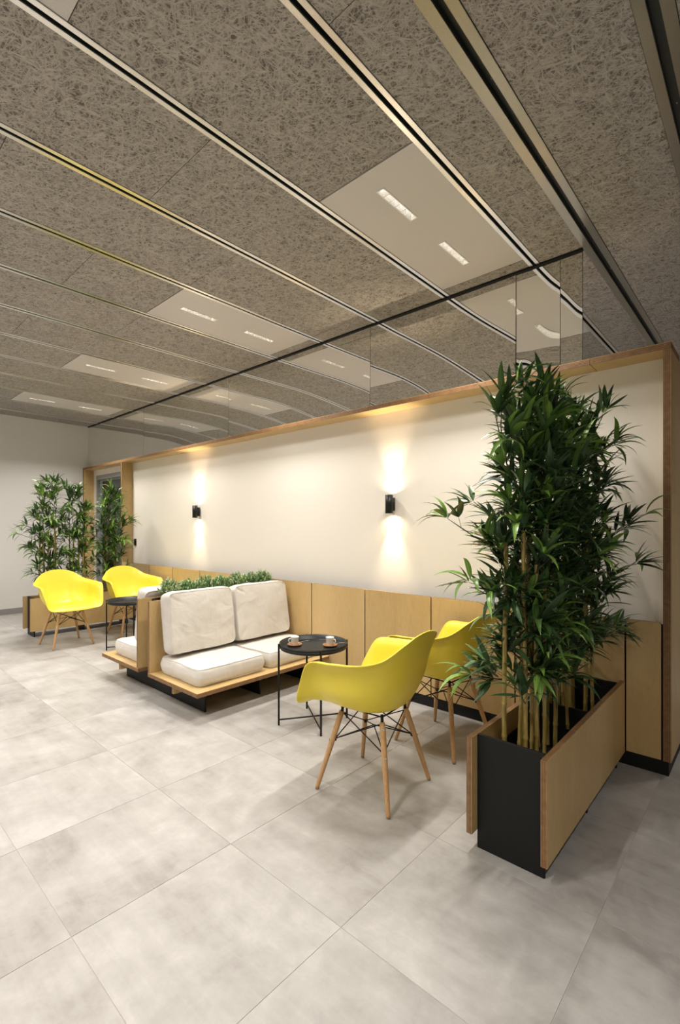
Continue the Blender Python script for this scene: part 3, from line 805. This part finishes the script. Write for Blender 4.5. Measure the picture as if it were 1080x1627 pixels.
# ------------------------------------------------------------------ double bench
BY0, BY1 = 1.70, 2.965
bench = empty('double_bench', (-3.58, BY0, 0), 0, 'back to back plywood bench on black plates with a planting trough between the backs', 'bench')
def bput(o): o.parent = bench; o.location -= Vector((-3.58, BY0, 0)); return o
bput(ply('seat_board', -3.499, -2.81, BY0, BY1, 0.165, 0.195)); bput(ply('seat_board', -4.35, -3.661, BY0, BY1, 0.165, 0.195))
bput(ply('back_board', -3.499, -3.475, BY0, BY1, 0.1955, 0.735)); bput(ply('back_board', -3.685, -3.661, BY0, BY1, 0.1955, 0.735))
bput(ply('support_beam', -3.16, -3.135, BY0 + 0.01, 1.839, 0.115, 0.1645)); bput(ply('support_beam', -4.03, -4.005, BY0 + 0.01, 1.839, 0.115, 0.1645))
for yy in (1.84, 2.32, 2.80): bput(box('base_plate', -4.18, -2.945, yy, yy + 0.014, 0, 0.1645, 'black_board', bev=0.001))
bm = bmesh.new()
add_box(bm, -0.080, 0.080, 0.11, 1.25, 0.20, 0.21); add_box(bm, -0.080, -0.075, 0.11, 1.25, 0.21, 0.725); add_box(bm, 0.075, 0.080, 0.11, 1.25, 0.21, 0.725)
add_box(bm, -0.075, 0.075, 0.11, 0.115, 0.21, 0.725); add_box(bm, -0.075, 0.075, 1.245, 1.25, 0.21, 0.70)
tr = obj('trough', bm, 'black_board', bench)
bm = bmesh.new(); add_box(bm, -0.074, 0.074, 0.116, 1.244, 0.62, 0.68); obj('soil', bm, 'soil', tr)

# ------------------------------------------------------------------ cushions
def cushion(name, L, W, T, seed, label, cat, group, loc, rot, expo=13.0, bulge=0.009):
    """L along X, W along Y, T thickness along Z, resting on z=0"""
    n = 44; m = 10; g = random.Random(seed)
    crs = []
    for _ in range(9):
        ang = g.choice([g.uniform(-0.4, 0.4), g.uniform(0.6, 1.4), g.uniform(-1.3, -0.6)]); cx, cy = g.uniform(-.85, .85) * L / 2, g.uniform(-.85, .85) * W / 2; ln = g.uniform(0.03, 0.12)
        crs.append((Vector((cx - math.cos(ang) * ln, cy - math.sin(ang) * ln)), Vector((cx + math.cos(ang) * ln, cy + math.sin(ang) * ln)), g.uniform(0.0015, 0.0035) * g.choice((-1, 1))))
    for _ in range(2):
        y0_ = g.uniform(-.3, .3) * W; crs.append((Vector((-L / 2, y0_)), Vector((L / 2, y0_ + g.uniform(-.05, .05))), 0.002))
    for sx, sy in ((1, 1), (1, -1), (-1, 1), (-1, -1)):
        for _ in range(2):
            e = Vector((sx * (L / 2 - g.uniform(.0, .03)), sy * (W / 2 - g.uniform(0, .03)))); crs.append((e, e - Vector((sx * g.uniform(.04, .12), sy * g.uniform(.01, .09))), -0.004))
    def crease(p):
        s = 0
        for a, b, h in crs:
            d = b - a; t = max(0, min(1, (p - a).dot(d) / d.length_squared)); q = (p - a - d * t).length
            if q < 0.03: s += h * math.exp(-(q / 0.0075) ** 2) * (math.sin(math.pi * min(1, max(0.12, t))) ** 0.5)
        return s
    def shape(u, v, w):
        k = (abs(u) ** expo + abs(v) ** expo) ** (1 / expo) if (u or v) else 0
        mx = max(abs(u), abs(v)); sc = mx / k if k > 0 else 1
        x, y = u * sc, v * sc
        r = max(abs(u), abs(v)); edge = r ** 14 * 0.06
        x *= 1 - 0.016 * (1 - abs(w)) * 0 - 0.02 * abs(w) ** 6; y *= 1 - 0.02 * abs(w) ** 6
        th = T / 2 * (1 - edge) + bulge * (1 - u * u) * (1 - v * v)
        p = Vector((x * L / 2, y * W / 2, w * th))
        side = 1 - abs(w)
        p.x += u * 0.010 * side * (abs(u) > .98); p.y += v * 0.010 * side * (abs(v) > .98)
        nn = noise.noise(Vector((p.x * 5 + seed, p.y * 5, p.z * 5))) * 0.006 + noise.noise(Vector((p.x * 16 + seed, p.y * 16, p.z * 16))) * 0.0022
        if abs(w) > .98: p.z += (nn + crease(Vector((p.x, p.y)))) * (1 if w > 0 else 0.3)
        else: p.x += nn * u * (abs(u) > .98); p.y += nn * v * (abs(v) > .98)
        p.z += T / 2
        if p.z < 0.001: p.z = 0.001
        return p
    bm = bmesh.new(); ring = {}
    def vert(key, u, v, w):
        if key not in ring: ring[key] = bm.verts.new(shape(u, v, w))
        return ring[key]
    def K(i, j, k): return (i, j, k)
    U = lambda i: i / n * 2 - 1
    Wk = lambda k: k / m * 2 - 1
    for i in range(n):
        for j in range(n):
            for k in (0, m):
                vs = [vert((a, b, k), U(a), U(b), Wk(k)) for a, b in ((i, j), (i + 1, j), (i + 1, j + 1), (i, j + 1))]
                bm.faces.new(vs if k == m else vs[::-1])
    for k in range(m):
        for i in range(n):
            for j in (0, n):
                vs = [vert((a, j, c), U(a), U(j), Wk(c)) for a, c in ((i, k), (i + 1, k), (i + 1, k + 1), (i, k + 1))]
                bm.faces.new(vs if j == 0 else vs[::-1])
                vs = [vert((j, a, c), U(j), U(a), Wk(c)) for a, c in ((i, k), (i + 1, k), (i + 1, k + 1), (i, k + 1))]
                bm.faces.new(vs[::-1] if j == 0 else vs)
    t = empty(name, loc, 0, label, cat, group); t.rotation_euler = rot
    loops = []
    for k in (0, m):
        path = [(i, 0) for i in range(n)] + [(n, j) for j in range(n)] + [(i, n) for i in range(n, 0, -1)] + [(0, j) for j in range(n, 0, -1)]
        loops.append([ring[(a, b, k)].co.copy() for a, b in path])
    obj('cover', bm, 'cream_fabric', t, smooth=True)
    bm = bmesh.new()
    for lp in loops: add_tube(bm, lp + [lp[0]], 0.0032, 6, False)
    obj('piping', bm, 'cream_fabric', t)
    return t
SZ = 0.1992
G1, G2 = 'cream seat cushions', 'cream back cushions'
cushion('seat_cushion', 0.556, 0.570, 0.118, 1, 'thick cream seat cushion at the front of the right hand bench side, nearest the viewer', 'cushion', G1, (-3.170, 2.052, SZ), (0, 0, 0))
cushion('seat_cushion', 0.556, 0.570, 0.118, 2, 'cream seat cushion next to the plywood wall, behind the tray table with cups', 'cushion', G1, (-3.170, 2.656, SZ), (0, 0, R(1)))
cushion('seat_cushion', 0.556, 0.570, 0.118, 3, 'cream seat cushion on the left hand bench side, facing the far yellow chairs', 'cushion', G1, (-3.990, 2.055, SZ), (0, 0, R(180)))
cushion('seat_cushion', 0.556, 0.570, 0.118, 4, 'cream seat cushion on the left bench side next to the plywood wall', 'cushion', G1, (-3.990, 2.656, SZ), (0, 0, R(180)))
# back cushions: local X -> up, local Z -> towards the sitter
tl = R(9)
def back(x, y, side, seed, label, lean=tl):
    # the plane of the cushion is turned upright, then tilted back
    M = Matrix.Rotation(side * (math.pi / 2 - 0) , 4, 'Y')
    rot = (0, -(math.pi / 2 - lean), 0) if side > 0 else (0, -(math.pi / 2 - lean), math.pi)
    return cushion('back_cushion', 0.455, 0.575, 0.135, seed, label, 'cushion', G2, (x, y, 0.553), rot, 9.0, 0.02)
def place_back(y, side, seed, label, rz=0.0):
    lean = tl; L, T = 0.455, 0.135
    # local frame: x' = up the back, z' = outwards (towards sitter)
    up = Vector((-math.sin(lean) * side, 0, math.cos(lean))); out = Vector((math.cos(lean) * side, 0, math.sin(lean)))
    lat = out.cross(up)
    M = Matrix((up, lat, out)).transposed()
    z_bot = 0.335
    xb = -3.468 if side > 0 else -3.692
    # top back corner touches the board
    c = Vector((xb, y, z_bot)) + up * (L / 2) + Vector((side * math.sin(lean) * L, 0, 0)) + Vector((side * 0.004, 0, 0))
    t = cushion('back_cushion', L, 0.565, T, seed, label, 'cushion', G2, c, (0, 0, 0), 13.0, 0.012)
    t.rotation_euler = (Matrix.Rotation(rz, 3, 'Z') @ M).to_euler(); return t
place_back(2.055, 1, 11, 'large upright cream back cushion nearest the viewer, front of the bench')
place_back(2.645, 1, 12, 'large cream back cushion leaning beside the plywood wall')
place_back(2.055, -1, 13, 'cream back cushion on the far left side of the bench, seen from its end')
place_back(2.645, -1, 14, 'cream back cushion on the left bench side next to the wall, behind the green shrubs')

# ------------------------------------------------------------------ shrubs in the trough
def small_leaf(name, L, W, mat):
    bm = bmesh.new(); uvl = bm.loops.layers.uv.new('uv')
    pr = [(0, 0.15, 0), (0.35, 1, 0.15), (0.7, 0.9, 0.1), (1, 0.05, -0.05)]; rs = []
    for t, wv, z in pr: rs.append([bm.verts.new((-W * wv / 2, L * t, z * L + 0.15 * W)), bm.verts.new((0, L * t, z * L)), bm.verts.new((W * wv / 2, L * t, z * L + 0.15 * W))])
    for i in range(3):
        for k in range(2):
            f = bm.faces.new((rs[i][k], rs[i][k + 1], rs[i + 1][k + 1], rs[i + 1][k]))
            for l, (a, b) in zip(f.loops, ((k / 2, 0), ((k + 1) / 2, 0), ((k + 1) / 2, 1), (k / 2, 1))): l[uvl].uv = (a, b)
    V = [tuple(v.co) for v in bm.verts]; bm.verts.index_update(); F = [[v.index for v in f.verts] for f in bm.faces]; U_ = [tuple(l[uvl].uv) for f in bm.faces for l in f.loops]
    bm.free(); return V, F, U_
SL = small_leaf('l', 0.018, 0.0135, 'shrub_green')
def shrub(y, seed, label, h=0.155, pale=0.3):
    g = random.Random(seed); t = empty('shrub', (-3.58, y, 0.68), 0, label, 'plant', 'small artificial shrubs in the trough')
    V, F, MI, UV = [], [], [], []; st = bmesh.new()
    for s in range(150):
        a = g.uniform(0, 6.283); rr = math.sqrt(g.random()); el = g.uniform(0.15, 1.0)
        d = Vector((math.cos(a) * rr * 0.95, math.sin(a) * rr * 1.15, 0.35 + 1.0 * (1 - rr * 0.55))).normalized()
        q_ = g.uniform(0.72, 1.0); tip = Vector((d.x * 0.125, d.y * 0.12, d.z * h * 1.02)) * q_
        root = Vector((tip.x * 0.25, tip.y * 0.25, 0.002)); add_tube(st, [root, tip], 0.0011, 3, False)
        mi0 = 1 if g.random() < pale else 0
        for k in range(10):
            f = 0.62 + 0.38 * k / 9; p = root.lerp(tip, f); ang = k * 2.4 + g.uniform(-.4, .4)
            a1 = d.orthogonal().normalized(); b1 = d.cross(a1); th = 2.1 - 1.75 * f + g.uniform(-.2, .2)
            dd = (d * math.cos(th) + (a1 * math.cos(ang) + b1 * math.sin(ang)) * math.sin(th)).normalized()
            side = dd.cross(d).normalized() if dd.cross(d).length > .05 else a1; up = side.cross(dd)
            M = Matrix.Translation(p) @ Matrix((side, dd, up)).transposed().to_4x4(); sc = g.uniform(0.75, 1.2)
            k0 = len(V); V += [tuple(M @ (Vector(q) * sc)) for q in SL[0]]; F += [[k0 + i for i in f_] for f_ in SL[1]]; UV += SL[2]
            MI += [1 if (mi0 and k > 3) else 0] * len(SL[1])
    V = [((max(-0.07, min(0.07, a)) if c < 0.062 else a), b, max(c, 0.003)) for a, b, c in V]
    me = bpy.data.meshes.new('foliage'); me.from_pydata(V, [], F); ul = me.uv_layers.new(name='uv'); ul.data.foreach_set('uv', [c for q in UV for c in q])
    me.materials.append(MATS['shrub_green']); me.materials.append(MATS['shrub_pale']); me.polygons.foreach_set('material_index', MI); me.update()
    o = bpy.data.objects.new('foliage', me); COL.objects.link(o); o.parent = t; o['kind'] = 'stuff'
    o = obj('stems', st, 'twig', t); o['kind'] = 'stuff'
sy = [1.93, 2.085, 2.24, 2.40, 2.56, 2.71, 2.86]
sl = ['pale tipped leafy shrub at the near end of the trough, leftmost of the green row', 'second leafy shrub from the near end of the bench trough', 'third leafy shrub from the near end of the bench trough',
      'middle leafy shrub of the seven in the bench trough', 'third leafy shrub from the wall end of the bench trough', 'second leafy shrub from the wall end of the bench trough', 'leafy shrub at the wall end of the bench trough, rightmost of the green row']
for k, yy in enumerate(sy): shrub(yy, 40 + k, sl[k], (0.20, 0.18, 0.205, 0.19, 0.21, 0.20, 0.215)[k], (0.6, 0.35, 0.5, 0.3, 0.5, 0.4, 0.55)[k])

# ------------------------------------------------------------------ wall lamps
def sconce(x, label):
    yc = WY - 0.062; zc = 1.478; h = 0.073; r = 0.031
    t = empty('wall_lamp', (x, WY, zc), 0, label, 'wall lamp', 'black up and down wall lamps')
    bm = bmesh.new()
    prof = [(r - 0.004, -h + 0.02), (r - 0.002, -h), (r, -h), (r, h), (r - 0.002, h), (r - 0.004, h - 0.02)]
    add_lathe(bm, prof, 32, (0, yc - WY, 0)); obj('lamp_body', bm, 'black_metal', t)
    bm = bmesh.new(); add_lathe(bm, [(0, -0.052), (0.026, -0.052), (0.026, 0.052), (0, 0.052)], 24, (0, -0.024, 0))
    for v in bm.verts: v.co.y = -0.0245 + (v.co.y + 0.024) * 0.92
    obj('mount', bm, 'black_metal', t)
    for s in (1, -1):
        bm = bmesh.new(); add_lathe(bm, [(0, s * (h - 0.02)), (r - 0.004, s * (h - 0.02))], 24, (0, yc - WY, 0))
        obj('lens', bm, 'sconce_lens', t)
        for pw, ang, z_ in ((SCONCE_W, 56, h - 0.004), (SCONCE_W * 0.10, 150, h - 0.001)):      # narrow beam and the soft spill round it
            ld = bpy.data.lights.new('lamp_beam', 'SPOT'); ld.energy = pw; ld.color = (1.0, 0.80, 0.55); ld.spot_size = R(ang); ld.spot_blend = 1.0; ld.shadow_soft_size = 0.010
            lo = bpy.data.objects.new('lamp_beam', ld); COL.objects.link(lo); lo.parent = t; lo.location = (0, yc - WY + 0.014, s * z_); lo.rotation_euler = (0 if s < 0 else math.pi, 0, 0)
sconce(-2.262, 'black cylindrical wall lamp on the white wall nearer the big bamboo')
sconce(-5.135, 'black cylindrical wall lamp on the white wall above the far side of the sofa')
# black thermostat by the left post
t = empty('wall_switch', (-6.84, WY, 1.075), 0, 'small black switch on the white wall beside the left plywood post', 'switch')
bm = bmesh.new(); add_box(bm, -0.03, 0.03, -0.012, 0, -0.05, 0.05, 0, 0.003); obj('plate', bm, 'black_metal', t)
bm = bmesh.new(); add_box(bm, -0.018, 0.018, -0.02, -0.012, -0.03, 0.03, 0, 0.003); obj('rocker', bm, 'black_board', t)
